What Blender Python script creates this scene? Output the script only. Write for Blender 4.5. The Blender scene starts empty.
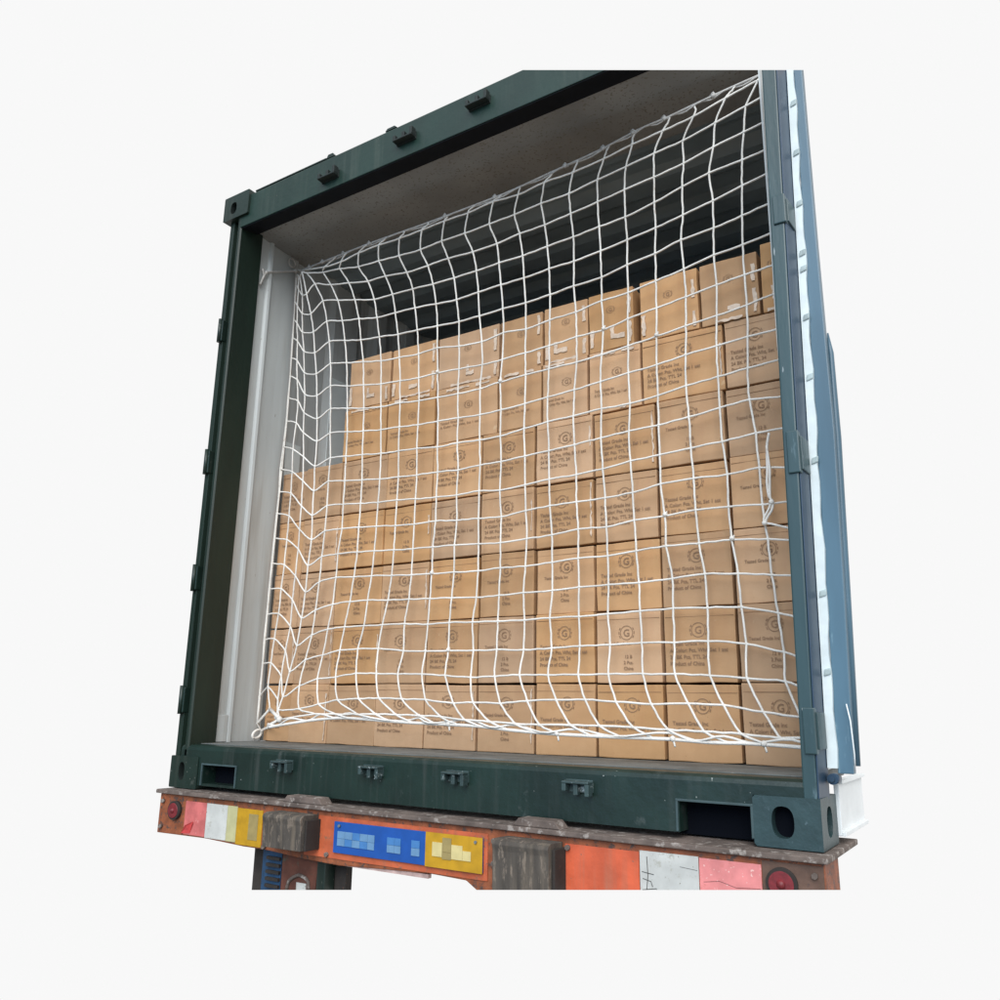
import bpy, bmesh, math, random
from mathutils import Vector, Matrix, Euler, noise
random.seed(7)
SC = bpy.context.scene
COL = SC.collection
# ------------------------------------------------------------------ camera
cam_d = bpy.data.cameras.new("camera"); cam = bpy.data.objects.new("camera", cam_d)
COL.objects.link(cam)
cam.location = (2.91587, -2.17107, 0.32185)
cam.rotation_euler = (1.8156, -0.0143, 0.5694)
cam_d.sensor_width = 36.0
cam_d.lens = 36.0 * 826.4034 / 1000.0
cam_d.clip_start = 0.05; cam_d.clip_end = 500.0
SC.camera = cam
# ------------------------------------------------------------------ surroundings: blank pale sky
W = bpy.data.worlds.new("World"); SC.world = W; W.use_nodes = True
nt = W.node_tree; N = nt.nodes; L = nt.links
bg = N["Background"]
tc = N.new("ShaderNodeTexCoord"); sx = N.new("ShaderNodeSeparateXYZ"); L.new(tc.outputs["Generated"], sx.inputs[0])
# behind the camera lies the yard: grey ground below the horizon, faintly blue sky above it
def mr(a, b, src):
    m = N.new("ShaderNodeMapRange"); m.interpolation_type = 'SMOOTHSTEP'
    m.inputs["From Min"].default_value = a; m.inputs["From Max"].default_value = b
    L.new(src, m.inputs["Value"]); return m.outputs["Result"]
back = mr(0.05, -0.45, sx.outputs["Y"])
low = mr(0.02, -0.15, sx.outputs["Z"])
mul = N.new("ShaderNodeMath"); mul.operation = 'MULTIPLY'; L.new(back, mul.inputs[0]); L.new(low, mul.inputs[1])
def rgbmix(fac, a, b):
    m = N.new("ShaderNodeMix"); m.data_type = 'RGBA'
    L.new(fac, m.inputs["Factor"])
    for k, c in (("A", a), ("B", b)):
        s = [i for i in m.inputs if i.name == k and i.type == 'RGBA'][0]
        if isinstance(c, tuple): s.default_value = c
        else: L.new(c, s)
    return [o for o in m.outputs if o.type == 'RGBA'][0]
def dirmask(d, a, b):
    dp = N.new("ShaderNodeVectorMath"); dp.operation = 'DOT_PRODUCT'; L.new(tc.outputs["Generated"], dp.inputs[0])
    dp.inputs[1].default_value = Vector(d).normalized(); return mr(a, b, dp.outputs["Value"])
c1 = rgbmix(back, (0.94, 0.94, 0.94, 1), (0.78, 0.86, 0.95, 1))
c1 = rgbmix(dirmask((-0.05, -1.0, 0.12), 0.80, 0.97), c1, (0.85, 1.35, 1.95, 1))     # added bright blue patch behind, for the right-hand paint to reflect
c1 = rgbmix(dirmask((-0.86, -0.52, 0.05), 0.80, 0.93), c1, (0.07, 0.08, 0.075, 1))     # added dark patch, darkens what the left side reflects
c1 = rgbmix(mr(-0.40, -0.62, sx.outputs["Z"]), c1, (0.16, 0.15, 0.14, 1))            # asphalt under the truck
c2 = rgbmix(mul.outputs[0], c1, (0.30, 0.29, 0.27, 1))
L.new(c2, bg.inputs["Color"]); bg.inputs["Strength"].default_value = 1.0
# ------------------------------------------------------------------ sun through thin cloud
sd = bpy.data.lights.new("sun", 'SUN'); sd.energy = 3.1; sd.angle = math.radians(50); sd.color = (1.0, 0.985, 0.965)
sun = bpy.data.objects.new("sun", sd); COL.objects.link(sun)
sun.rotation_euler = Vector((-0.42, 1.0, -0.80)).to_track_quat('-Z', 'Y').to_euler()
# ------------------------------------------------------------------ exposure
SC.view_settings.view_transform = 'Standard'; SC.view_settings.look = 'None'
SC.view_settings.exposure = 0.0; SC.view_settings.gamma = 1.0
SC.view_settings.use_curve_mapping = False

# ------------------------------------------------------------------ helpers
def mat(name, color, rough=0.6, metal=0.0, var=0.0, scale=8.0, color2=None, bump=0.0, bscale=60.0, wear=None, wear_lo=0.62, obj_rand=0.0, stretch=None, spec=0.5, specks=None, speck_lo=0.70, streak=None):
    m = bpy.data.materials.new(name); m.use_nodes = True
    t = m.node_tree; n = t.nodes; l = t.links; b = n["Principled BSDF"]
    b.inputs["Roughness"].default_value = rough; b.inputs["Metallic"].default_value = metal
    b.inputs["Specular IOR Level"].default_value = spec
    co = n.new("ShaderNodeTexCoord"); mp = n.new("ShaderNodeMapping"); l.new(co.outputs["Object"], mp.inputs[0])
    if stretch: mp.inputs["Scale"].default_value = stretch
    def noise_(s, d=4.0, r=0.55):
        x = n.new("ShaderNodeTexNoise"); x.inputs["Scale"].default_value = s; x.inputs["Detail"].default_value = d
        x.inputs["Roughness"].default_value = r; l.new(mp.outputs[0], x.inputs["Vector"]); return x.outputs["Fac"]
    def mix(f, a, c, fac=None):
        x = n.new("ShaderNodeMix"); x.data_type = 'RGBA'
        if fac is None: l.new(f, x.inputs["Factor"])
        else: x.inputs["Factor"].default_value = fac
        for k, q in (("A", a), ("B", c)):
            s = [i for i in x.inputs if i.name == k and i.type == 'RGBA'][0]
            if isinstance(q, (tuple, list)): s.default_value = (*q[:3], 1)
            else: l.new(q, s)
        return [o for o in x.outputs if o.type == 'RGBA'][0]
    def ramp(src, a, b_):
        x = n.new("ShaderNodeMapRange"); x.inputs["From Min"].default_value = a; x.inputs["From Max"].default_value = b_
        l.new(src, x.inputs["Value"]); return x.outputs["Result"]
    c = color
    c2_ = color2 or tuple(max(0, v * (1 - var)) for v in color)
    if var or color2:
        c = mix(ramp(noise_(scale), 0.35, 0.65), c, c2_)
    if wear:
        c = mix(ramp(noise_(scale * 2.3, 8, 0.7), wear_lo, wear_lo + 0.08), c, wear)
    if streak:      # dusty runs down the face
        mp2 = n.new("ShaderNodeMapping"); mp2.inputs["Scale"].default_value = (38, 38, 2.2); l.new(co.outputs["Object"], mp2.inputs[0])
        x = n.new("ShaderNodeTexNoise"); x.inputs["Scale"].default_value = 1.0; x.inputs["Detail"].default_value = 6; l.new(mp2.outputs[0], x.inputs["Vector"])
        big = noise_(2.7, 3)
        mm = n.new("ShaderNodeMath"); mm.operation = 'MULTIPLY'; l.new(ramp(x.outputs["Fac"], 0.50, 0.78), mm.inputs[0]); l.new(ramp(big, 0.40, 0.62), mm.inputs[1])
        c = mix(mm.outputs[0], c, streak)
    if specks:      # small chips
        c = mix(ramp(noise_(95.0, 3, 0.5), speck_lo, speck_lo+0.03), c, specks)
    if obj_rand:
        oi = n.new("ShaderNodeObjectInfo"); hs = n.new("ShaderNodeHueSaturation")
        v = n.new("ShaderNodeMapRange"); v.inputs["To Min"].default_value = 1 - obj_rand; v.inputs["To Max"].default_value = 1 + obj_rand
        l.new(oi.outputs["Random"], v.inputs["Value"]); l.new(v.outputs["Result"], hs.inputs["Value"])
        ml = n.new("ShaderNodeMath"); ml.operation = 'MULTIPLY'; ml.inputs[1].default_value = 7.31
        fr = n.new("ShaderNodeMath"); fr.operation = 'FRACT'; l.new(oi.outputs["Random"], ml.inputs[0]); l.new(ml.outputs[0], fr.inputs[0])
        v2 = n.new("ShaderNodeMapRange"); v2.inputs["To Min"].default_value = 0.88; v2.inputs["To Max"].default_value = 1.08
        l.new(fr.outputs[0], v2.inputs["Value"]); l.new(v2.outputs["Result"], hs.inputs["Saturation"])
        if isinstance(c, (tuple, list)): hs.inputs["Color"].default_value = (*c[:3], 1)
        else: l.new(c, hs.inputs["Color"])
        c = hs.outputs["Color"]
    if isinstance(c, (tuple, list)): b.inputs["Base Color"].default_value = (*c[:3], 1)
    else: l.new(c, b.inputs["Base Color"])
    if bump:
        bp = n.new("ShaderNodeBump"); bp.inputs["Strength"].default_value = bump; bp.inputs["Distance"].default_value = 0.004
        l.new(noise_(bscale, 5), bp.inputs["Height"]); l.new(bp.outputs[0], b.inputs["Normal"])
    return m

class MB:
    def __init__(s): s.bm = bmesh.new()
    def box(s, x0, x1, y0, y1, z0, z1, bev=0.0, mi=0):
        vs = [s.bm.verts.new(p) for p in ((x0,y0,z0),(x1,y0,z0),(x1,y1,z0),(x0,y1,z0),(x0,y0,z1),(x1,y0,z1),(x1,y1,z1),(x0,y1,z1))]
        return s._hex(vs, bev, mi)
    def hexa(s, pts, bev=0.0, mi=0):
        return s._hex([s.bm.verts.new(p) for p in pts], bev, mi)
    def _hex(s, vs, bev, mi):
        F = [s.bm.faces.new([vs[i] for i in q]) for q in ((0,3,2,1),(4,5,6,7),(0,1,5,4),(1,2,6,5),(2,3,7,6),(3,0,4,7))]
        for f in F: f.material_index = mi
        if bev:
            es = list({e for f in F for e in f.edges})
            r = bmesh.ops.bevel(s.bm, geom=es, offset=bev, segments=2, profile=0.6, affect='EDGES')
            for f in r['faces']: f.material_index = mi
        return F
    def prism(s, outline, a, b, axis='y', bev=0.0, mi=0):
        """extrude a 2D outline along an axis"""
        def P(u, v, w): return {'y': (u, w, v), 'x': (w, u, v), 'z': (u, v, w)}[axis]
        A = [s.bm.verts.new(P(u, v, a)) for u, v in outline]; B = [s.bm.verts.new(P(u, v, b)) for u, v in outline]
        n = len(A); F = [s.bm.faces.new(A), s.bm.faces.new(B[::-1])]
        for i in range(n): F.append(s.bm.faces.new([A[i], B[i], B[(i+1) % n], A[(i+1) % n]]))
        bmesh.ops.recalc_face_normals(s.bm, faces=F)
        for f in F: f.material_index = mi
        if bev:
            es = list({e for f in F for e in f.edges})
            bmesh.ops.bevel(s.bm, geom=es, offset=bev, segments=2, profile=0.6, affect='EDGES')
    def tube(s, pts, r, sides=6, mi=0, caps=True):
        pts = [Vector(p) for p in pts]; rings = []; up = Vector((0.13, -0.9, 0.31)).normalized()
        for i, p in enumerate(pts):
            t = (pts[min(i+1, len(pts)-1)] - pts[max(i-1, 0)])
            if t.length < 1e-9: t = Vector((0,0,1))
            t.normalize(); a = t.cross(up)
            if a.length < 1e-3: a = t.cross(Vector((1,0,0)))
            a.normalize(); b = t.cross(a)
            rr = r[i] if isinstance(r, (list, tuple)) else r
            rings.append([s.bm.verts.new(p + a*rr*math.cos(k*2*math.pi/sides) + b*rr*math.sin(k*2*math.pi/sides)) for k in range(sides)])
        for i in range(len(rings)-1):
            for k in range(sides):
                f = s.bm.faces.new([rings[i][k], rings[i][(k+1)%sides], rings[i+1][(k+1)%sides], rings[i+1][k]]); f.smooth = True; f.material_index = mi
        if caps:
            for q in (rings[0][::-1], rings[-1]): s.bm.faces.new(q).material_index = mi
    def blob(s, p, r, mi=0):
        R = bmesh.ops.create_icosphere(s.bm, subdivisions=1, radius=1.0, matrix=Matrix.Translation(p) @ Matrix.Diagonal((r, r*0.9, r, 1)))
        for v in R['verts']:
            for f in v.link_faces: f.smooth = True; f.material_index = mi
    def cyl(s, c, r, h, axis='y', n=24, mi=0):
        c = Vector(c); ax = {'x': Vector((1,0,0)), 'y': Vector((0,1,0)), 'z': Vector((0,0,1))}[axis]
        s.tube([c - ax*h/2, c + ax*h/2], r, n, mi)
    def disc_ring(s, cx, cz, y, r0, r1, n=24, mi=0):
        a = [s.bm.verts.new((cx+r0*math.cos(t*2*math.pi/n), y, cz+r0*math.sin(t*2*math.pi/n))) for t in range(n)]
        b = [s.bm.verts.new((cx+r1*math.cos(t*2*math.pi/n), y, cz+r1*math.sin(t*2*math.pi/n))) for t in range(n)]
        for k in range(n): s.bm.faces.new([a[k], b[k], b[(k+1)%n], a[(k+1)%n]]).material_index = mi
    def build(s, name, mats, parent=None, cut=True):
        if cut: section(s.bm)
        bmesh.ops.recalc_face_normals(s.bm, faces=s.bm.faces[:]) if cut else None
        me = bpy.data.meshes.new(name); s.bm.to_mesh(me); s.bm.free()
        for m in (mats if isinstance(mats, (list, tuple)) else [mats]): me.materials.append(m)
        o = bpy.data.objects.new(name, me); COL.objects.link(o)
        if parent is not None: o.parent = parent
        return o

# The photographed load is a cut-out: the container ends at a straight section above and the truck tail at one below.
# Two section planes (point, normal pointing to what is taken away); cut solids are capped so they stay solid.
def _plane(k, sgn):
    M = Euler(cam.rotation_euler).to_matrix()
    return Vector(cam.location), (M @ Vector((0, 1, k))).normalized() * sgn
SECTIONS = [_plane((500-70)/826.4034, 1), _plane((500-890)/826.4034, -1)]
def section(bm):
    for co, no in SECTIONS:
        d = [(v.co - co).dot(no) for v in bm.verts]
        if not d or max(d) <= 1e-5: continue
        g = bm.verts[:] + bm.edges[:] + bm.faces[:]
        r = bmesh.ops.bisect_plane(bm, geom=g, plane_co=co, plane_no=no, clear_outer=True, clear_inner=False)
        es = [e for e in r['geom_cut'] if isinstance(e, bmesh.types.BMEdge) and e.is_valid and e.is_boundary]
        if es:
            try: bmesh.ops.edgeloop_fill(bm, edges=es)
            except Exception: pass

def thing(name, label, cat, loc=(0, 0, 0), group=None):
    o = bpy.data.objects.new(name, None); o.empty_display_size = 0.1; COL.objects.link(o); o.location = loc
    o["label"] = label; o["category"] = cat
    if group: o["group"] = group
    return o

def crom(P, sub=4):
    """gently rounded polyline through P"""
    P = [Vector(p) for p in P]; out = []
    for i in range(len(P)-1):
        a = P[max(i-1, 0)]; b = P[i]; c = P[i+1]; d = P[min(i+2, len(P)-1)]
        for k in range(sub):
            t = k/sub; h1 = t*(1-t)**2; h2 = t*t*(1-t)
            out.append(b.lerp(c, t)+((c-a)*h1-(d-b)*h2)*0.30-(c-b)*(h1-h2)*0.60)
    out.append(P[-1]); return out

# ------------------------------------------------------------------ materials
M = dict(
 green=mat("green_paint", (0.010, 0.026, 0.019), 0.42, var=0.35, scale=5, wear=(0.05, 0.06, 0.05), wear_lo=0.64, specks=(0.16, 0.17, 0.15), streak=(0.05, 0.055, 0.045), bump=0.25, bscale=40),
 green_hi=mat("green_paint_header", (0.011, 0.036, 0.026), 0.42, var=0.35, scale=4, specks=(0.14, 0.15, 0.12), speck_lo=0.72, streak=(0.045, 0.065, 0.05), bump=0.2, bscale=40),
 green_dk=mat("green_paint_dull", (0.012, 0.020, 0.018), 0.65, var=0.3, scale=5, bump=0.2),
 bluegreen=mat("glare_tinted_post_paint", (0.036, 0.074, 0.080), 0.33, specks=(0.3, 0.34, 0.35), var=0.3, scale=7, wear=(0.13, 0.20, 0.23), wear_lo=0.60, stretch=(1, 1, 0.15), bump=0.15),  # green tinted blue to stand for sky glare on the right post
 blue=mat("sky_tinted_blue_paint", (0.022, 0.055, 0.10), 0.4, var=0.3, scale=7, wear=(0.08, 0.16, 0.26), wear_lo=0.66, stretch=(1, 1, 0.12)),  # blue of the reflected sky put into the post side colour
 grey=mat("grey_inner_paint", (0.57, 0.60, 0.595), 0.6, var=0.18, scale=3, stretch=(1, 1, 0.25), wear=(0.30, 0.29, 0.27), wear_lo=0.66, streak=(0.36, 0.35, 0.32), specks=(0.2, 0.15, 0.1), speck_lo=0.74, bump=0.15, bscale=20),
 roof=mat("grey_roof_paint", (0.31, 0.31, 0.30), 0.7, var=0.3, scale=2.5, specks=(0.2, 0.19, 0.17), speck_lo=0.6, bump=0.15, bscale=15),
 deep_shade=mat("deep_shade_paint", (0.24, 0.30, 0.33), 0.4, var=0.3, scale=2.5, bump=0.15, bscale=15),  # roof grey blued and darkened for the shade deep inside
 floor=mat("worn_tread", (0.16, 0.17, 0.165), 0.7, var=0.4, scale=9, wear=(0.30, 0.27, 0.22), wear_lo=0.6),
 black=mat("hollow_shade", (0.004, 0.005, 0.008), 0.9, spec=0.05),  # near-black fill standing for shade inside holes and fork pockets
 steel=mat("bare_steel", (0.30, 0.33, 0.34), 0.45, 0.5, var=0.4, scale=30),
 gasket=mat("white_gasket", (0.74, 0.82, 0.83), 0.5, var=0.12, scale=20, wear=(0.55, 0.68, 0.60), wear_lo=0.66),
 rail=mat("overexposed_pale_paint", (0.84, 0.87, 0.87), 0.45, var=0.12, scale=10),  # near-white: overexposure put into the rail colour
 cord=mat("white_cord", (0.86, 0.82, 0.76), 0.8, var=0.22, scale=9, wear=(0.58, 0.52, 0.46), wear_lo=0.60, bump=0.6, bscale=300),
 card=mat("cardboard", (0.52, 0.312, 0.162), 0.85, scale=5, obj_rand=0.13, bump=0.25, bscale=18, color2=(0.44, 0.25, 0.118), wear=(0.56, 0.38, 0.22), wear_lo=0.62, specks=(0.40, 0.23, 0.11), speck_lo=0.71, streak=(0.44, 0.24, 0.12)),
 card_gap=mat("cardboard_edge", (0.30, 0.16, 0.08), 0.9),
 ink=mat("brown_black_ink", (0.255, 0.155, 0.092), 0.9),
 tape=mat("pale_packing_tape", (0.72, 0.57, 0.44), 0.4, var=0.25, scale=60),
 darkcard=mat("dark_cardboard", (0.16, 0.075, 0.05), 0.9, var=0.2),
 rust=mat("rusty_brown_metal", (0.17, 0.13, 0.11), 0.85, var=0.5, scale=14, wear=(0.33, 0.29, 0.26), wear_lo=0.54, bump=0.5, bscale=50),
 orange=mat("orange_paint", (0.60, 0.13, 0.05), 0.5, var=0.35, scale=12, wear=(0.26, 0.12, 0.07), wear_lo=0.58, specks=(0.2, 0.1, 0.07), speck_lo=0.66, streak=(0.30, 0.12, 0.07), bump=0.3),
 ochre=mat("rusty_orange_paint", (0.36, 0.105, 0.040), 0.6, var=0.5, scale=18, wear=(0.08, 0.05, 0.04), wear_lo=0.53, bump=0.4),
 red=mat("red_reflective_tape", (0.70, 0.075, 0.075), 0.35, var=0.25, scale=22, wear=(0.75, 0.30, 0.27), wear_lo=0.64),
 pink2=mat("pale_faded_red_tape", (0.80, 0.27, 0.26), 0.4, var=0.25, scale=18, wear=(0.62, 0.20, 0.18), wear_lo=0.58, specks=(0.8, 0.5, 0.45), speck_lo=0.64),
 pink=mat("sun_faded_red_tape", (0.66, 0.17, 0.16), 0.4, var=0.3, scale=22, wear=(0.80, 0.42, 0.38), wear_lo=0.62),
 white=mat("white_reflective_tape", (0.60, 0.60, 0.565), 0.4, var=0.2, scale=14, wear=(0.40, 0.39, 0.34), wear_lo=0.58, specks=(0.25, 0.24, 0.2), speck_lo=0.68),
 yellow=mat("yellow_paint", (0.55, 0.30, 0.012), 0.45, var=0.25, scale=20, wear=(0.30, 0.18, 0.04), wear_lo=0.66),
 cream=mat("yellowed_white", (0.52, 0.49, 0.26), 0.5, var=0.2, scale=20),
 rubber=mat("dusty_black_rubber", (0.085, 0.072, 0.060), 0.9, var=0.4, scale=16, wear=(0.20, 0.16, 0.125), wear_lo=0.54, streak=(0.19, 0.15, 0.11), bump=0.6, bscale=45, stretch=(1.5, 1, 0.4)),
 dark=mat("dirty_dark_metal", (0.035, 0.028, 0.024), 0.85, var=0.4, scale=18, wear=(0.12, 0.06, 0.035), wear_lo=0.62),
 lens=mat("red_reflector", (0.22, 0.022, 0.028), 0.5, var=0.4, scale=60),
 plate_blue=mat("blue_plate", (0.012, 0.085, 0.36), 0.4, var=0.15, scale=20),
 plate_pale=mat("pale_blue_patch", (0.14, 0.28, 0.46), 0.5, var=0.15, scale=30),
 plate_mid=mat("mid_blue_patch", (0.06, 0.20, 0.46), 0.5, var=0.15, scale=30),
 plate_cream=mat("cream_yellow_patch", (0.66, 0.55, 0.25), 0.5, var=0.15, scale=30),
 plate_olive=mat("olive_yellow_patch", (0.34, 0.26, 0.10), 0.6, var=0.2, scale=30),
 blueplastic=mat("blue_plastic", (0.022, 0.07, 0.15), 0.5, var=0.4, scale=20),
)
M.update(
 pale=mat('pale_wall_sheet', (0.74, 0.80, 0.80), 0.5, var=0.12, scale=6),
 casting=mat('glare_tinted_casting_paint', (0.030, 0.062, 0.066), 0.42, var=0.3, scale=14, wear=(0.10, 0.15, 0.17), wear_lo=0.64, bump=0.3),  # green shifted to blue for the glare at the right end
 flange=mat('header_shade_paint', (0.006, 0.008, 0.012), 0.7, var=0.3, scale=9, spec=0.2),  # near-black: shade under the header painted in
 endrust=mat('brown_end_paint', (0.15, 0.085, 0.06), 0.75, var=0.4, scale=16, wear=(0.08, 0.05, 0.045), wear_lo=0.6, bump=0.4),
 sill=mat("sill_paint", (0.012, 0.030, 0.024), 0.34, var=0.4, scale=5, wear=(0.045, 0.06, 0.055), wear_lo=0.62, specks=(0.28, 0.30, 0.28), speck_lo=0.715, streak=(0.05, 0.06, 0.055), bump=0.25, bscale=40),
 pocket=mat("pocket_edge_paint", (0.05, 0.085, 0.09), 0.55, var=0.3, scale=12),
 green_post=mat("green_post_paint", (0.008, 0.022, 0.014), 0.5, var=0.35, scale=6, stretch=(1, 1, 0.2), wear=(0.035, 0.055, 0.05), wear_lo=0.66, bump=0.2),
 door=mat("door_haze_paint", (0.085, 0.165, 0.225), 0.35, var=0.3, scale=8, stretch=(1, 1, 0.15), wear=(0.20, 0.32, 0.38), wear_lo=0.62),  # blue haze over the door edge put into its colour
 clip=mat("gasket_clip_metal", (0.50, 0.60, 0.60), 0.5, var=0.3, scale=30),
 crease=mat("carton_crease", (0.30, 0.17, 0.09), 0.9),
 tapedark=mat("old_tape", (0.30, 0.14, 0.12), 0.7),
 rope_dim=mat("weathered_rope", (0.55, 0.53, 0.50), 0.8, var=0.2, scale=60),
 orange2=mat("bright_orange_paint", (0.70, 0.125, 0.05), 0.5, var=0.3, scale=12, specks=(0.25, 0.12, 0.08), speck_lo=0.68, streak=(0.42, 0.14, 0.08), wear=(0.40, 0.16, 0.10), wear_lo=0.68, bump=0.2),
 pinkish=mat("pale_worn_strip", (0.60, 0.42, 0.38), 0.6, var=0.4, scale=30),
 redrust=mat("red_rust", (0.15, 0.05, 0.03), 0.8, var=0.5, scale=14, wear=(0.07, 0.07, 0.05), wear_lo=0.58),
)
# ================================================================== THE CONTAINER
cont = thing("shipping_container", "dark green shipping container with its doors open, loaded with cartons on a truck tail", "shipping container")
def part(mb, name, m, parent=None, label=None):
    o = mb.build(name, m, parent if parent is not None else cont)
    if label: o["label"] = label
    return o

def ring_face(bm, to3, rect, oval, depth, nrm, n=28):
    """a rectangular face with an oval hole that runs back by depth; to3 maps (u, v, w) to 3D"""
    u0, u1, v0, v1 = rect; cu, cv, ru, rv = oval
    cuts = sorted(set([k*2*math.pi/n for k in range(n)] + [math.atan2(b-cv, a-cu) % (2*math.pi) for a in (u0, u1) for b in (v0, v1)]))
    O = []; I = []; B = []
    for t in cuts:
        c, s = math.cos(t), math.sin(t)
        k = min(((u1-cu)/c if c > 1e-9 else (u0-cu)/c if c < -1e-9 else 1e9), ((v1-cv)/s if s > 1e-9 else (v0-cv)/s if s < -1e-9 else 1e9))
        O.append(bm.verts.new(to3(cu+c*k, cv+s*k, 0)))
        pc = abs(c)**0.8*(1 if c >= 0 else -1); ps = abs(s)**0.8*(1 if s >= 0 else -1)
        I.append(bm.verts.new(to3(cu+ru*pc, cv+rv*ps, 0))); B.append(bm.verts.new(to3(cu+ru*pc, cv+rv*ps, depth)))
    m = len(cuts)
    for k in range(m):
        j = (k+1) % m
        bm.faces.new([O[k], O[j], I[j], I[k]])
        f = bm.faces.new([I[k], I[j], B[j], B[k]]); f.material_index = 1
    bm.faces.new(B).material_index = 2
def casting(x0, x1, z0, z1, mats, y0=-0.005, y1=0.17, hole=(0.5, 0.5, 0.026, 0.037), side=None, label=None):
    mb = MB(); bm = mb.bm
    ring_face(bm, lambda u, v, w: (u, y0+w, v), (x0, x1, z0, z1), (x0+(x1-x0)*hole[0], z0+(z1-z0)*hole[1], hole[2], hole[3]), 0.035, -1)
    def q(*p, mi=0): bm.faces.new([bm.verts.new(a) for a in p]).material_index = mi
    if side: ring_face(bm, lambda u, v, w: (x1-w, u, v), (y0, y1, z0, z1), ((y0+y1)/2, (z0+z1)/2, 0.03, 0.036), 0.03, 1)
    else: q((x1, y0, z0), (x1, y1, z0), (x1, y1, z1), (x1, y0, z1))
    q((x0, y0, z0), (x0, y1, z0), (x0, y1, z1), (x0, y0, z1)); q((x0, y1, z0), (x1, y1, z0), (x1, y1, z1), (x0, y1, z1))
    q((x0, y0, z0), (x1, y0, z0), (x1, y1, z0), (x0, y1, z0)); q((x0, y0, z1), (x1, y0, z1), (x1, y1, z1), (x0, y1, z1))
    bmesh.ops.remove_doubles(bm, verts=bm.verts, dist=1e-5)
    es = [e for e in bm.edges if len(e.link_faces) == 2 and e.calc_face_angle(0) > 1.3 and all(f.material_index == 0 for f in e.link_faces)]
    bmesh.ops.recalc_face_normals(bm, faces=bm.faces[:])
    bmesh.ops.bevel(bm, geom=es, offset=0.006, segments=2, profile=0.6, affect='EDGES')
    return part(mb, "corner_casting", mats, label=label)
casting(0.0, 0.162, 0.0, 0.118, [M['green'], M['green_dk'], M['black']], hole=(0.42, 0.52, 0.017, 0.034))
casting(2.276, 2.438, 0.0, 0.118, [M['casting'], M['casting'], M['black']], side=True, hole=(0.44, 0.5, 0.027, 0.037), label="blue green corner casting with an oval hole")
casting(-0.028, 0.138, 2.478, 2.600, [M['green'], M['green_dk'], M['black']], y0=-0.012, hole=(0.40, 0.45, 0.020, 0.030))

# header over the doorway
mb = MB()
mb.prism([(0.0, 2.424), (0.093, 2.440), (0.093, 2.585), (0.02, 2.585), (0.0, 2.577)], 0.08, 2.44, 'x', bev=0.003)
part(mb, "header", M['green_hi'])
mb = MB(); mb.hexa([(0.086, 0.0045, 2.4205), (2.40, 0.0045, 2.4205), (2.40, 0.096, 2.4365), (0.086, 0.096, 2.4365), (0.086, 0.0045, 2.4235), (2.40, 0.0045, 2.4235), (2.40, 0.096, 2.4390), (0.086, 0.096, 2.4390)]); part(mb, "header_underside", M['flange'])  # near-black plate, paints in the shade under the header
mb = MB()
mb.box(0.16, 0.60, 0.004, 0.06, 2.5855, 2.5925, 0.002)
part(mb, "header_gutter", M['green'])
for a, b, h in ((0.601, 0.650, 0.016), (0.93, 0.99, 0.010)):
    mb = MB(); mb.prism([(a, 2.5855), (a+0.01, 2.5865+h), (b-0.012, 2.5865+h), (b, 2.5855)], 0.004, 0.06, 'y', bev=0.001); part(mb, "drip_tab", M['green'])
# keepers for the door bars, on header and sill
def keeper(x, z, up, m):
    mb = MB(); s = 1 if up else -1
    w = 0.042 if up else 0.048
    def bz(x0, x1, y0, y1, a, b, bev=0.002): mb.box(x0, x1, y0, y1, z+min(a*s, b*s), z+max(a*s, b*s), bev)
    bz(x-w, x+w, -0.006, 0.002, -0.014, 0.020)
    bz(x-w, x+w, -0.034, -0.006, 0.010, 0.017, 0.003)       # overhanging lip
    bz(x-w, x-w+0.013, -0.032, -0.006, -0.010, 0.010)
    bz(x+w-0.013, x+w, -0.032, -0.006, -0.022, 0.010)
    bz(x-0.010, x+0.004, -0.024, -0.006, -0.020, 0.010)
    return part(mb, "cam_keeper", m)
for x, z in ((0.642, 2.482), (1.051, 2.502), (1.40, 2.515)): keeper(x, z, False, M['green_dk'])
mk = mat("worn_keeper_paint", (0.04, 0.07, 0.07), 0.5, var=0.4, scale=20, wear=(0.45, 0.50, 0.50), wear_lo=0.58)
for x, z in ((0.627, 0.108), (1.04, 0.110), (1.377, 0.110), (1.795, 0.107)): keeper(x, z, True, mk)

# sill with the two fork pockets
mb = MB()
xs = [0.162, 0.190, 0.371, 2.083, 2.268, 2.276]
for i in (0, 2, 4): mb.box(xs[i], xs[i+1], 0.0, 0.06, 0.014, 0.090)
mb.box(0.162, 2.276, 0.0, 0.06, 0.090, 0.118)
mb.prism([(0.0, 0.118), (0.0, 0.142), (0.004, 0.153), (0.014, 0.160), (0.06, 0.162), (0.06, 0.118)], 0.05, 2.40, 'x')
mb.box(0.190, 0.371, 0.0, 0.06, 0.014, 0.023)
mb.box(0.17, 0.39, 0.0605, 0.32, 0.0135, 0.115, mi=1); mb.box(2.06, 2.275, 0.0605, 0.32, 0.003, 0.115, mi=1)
part(mb, "sill", [M['sill'], M['black']])
for a, b in ((0.188, 0.373), (2.081, 2.270)):
    mb = MB(); mb.box(a-0.006, b+0.006, -0.005, 0.012, 0.090, 0.096, 0.001); mb.box(a-0.006, a, -0.005, 0.012, 0.016, 0.0898, 0.001); mb.box(b, b+0.006, -0.005, 0.012, 0.016, 0.0898, 0.001)
    part(mb, "fork_pocket_frame", M['pocket'])
mb = MB(); mb.prism([(0.05, 0.0605), (2.385, 0.0605), (2.36, 0.70), (2.06, 2.0), (2.06, 2.2), (0.05, 2.2)], 0.130, 0.164, 'z')
part(mb, "floor", M['floor'])

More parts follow.
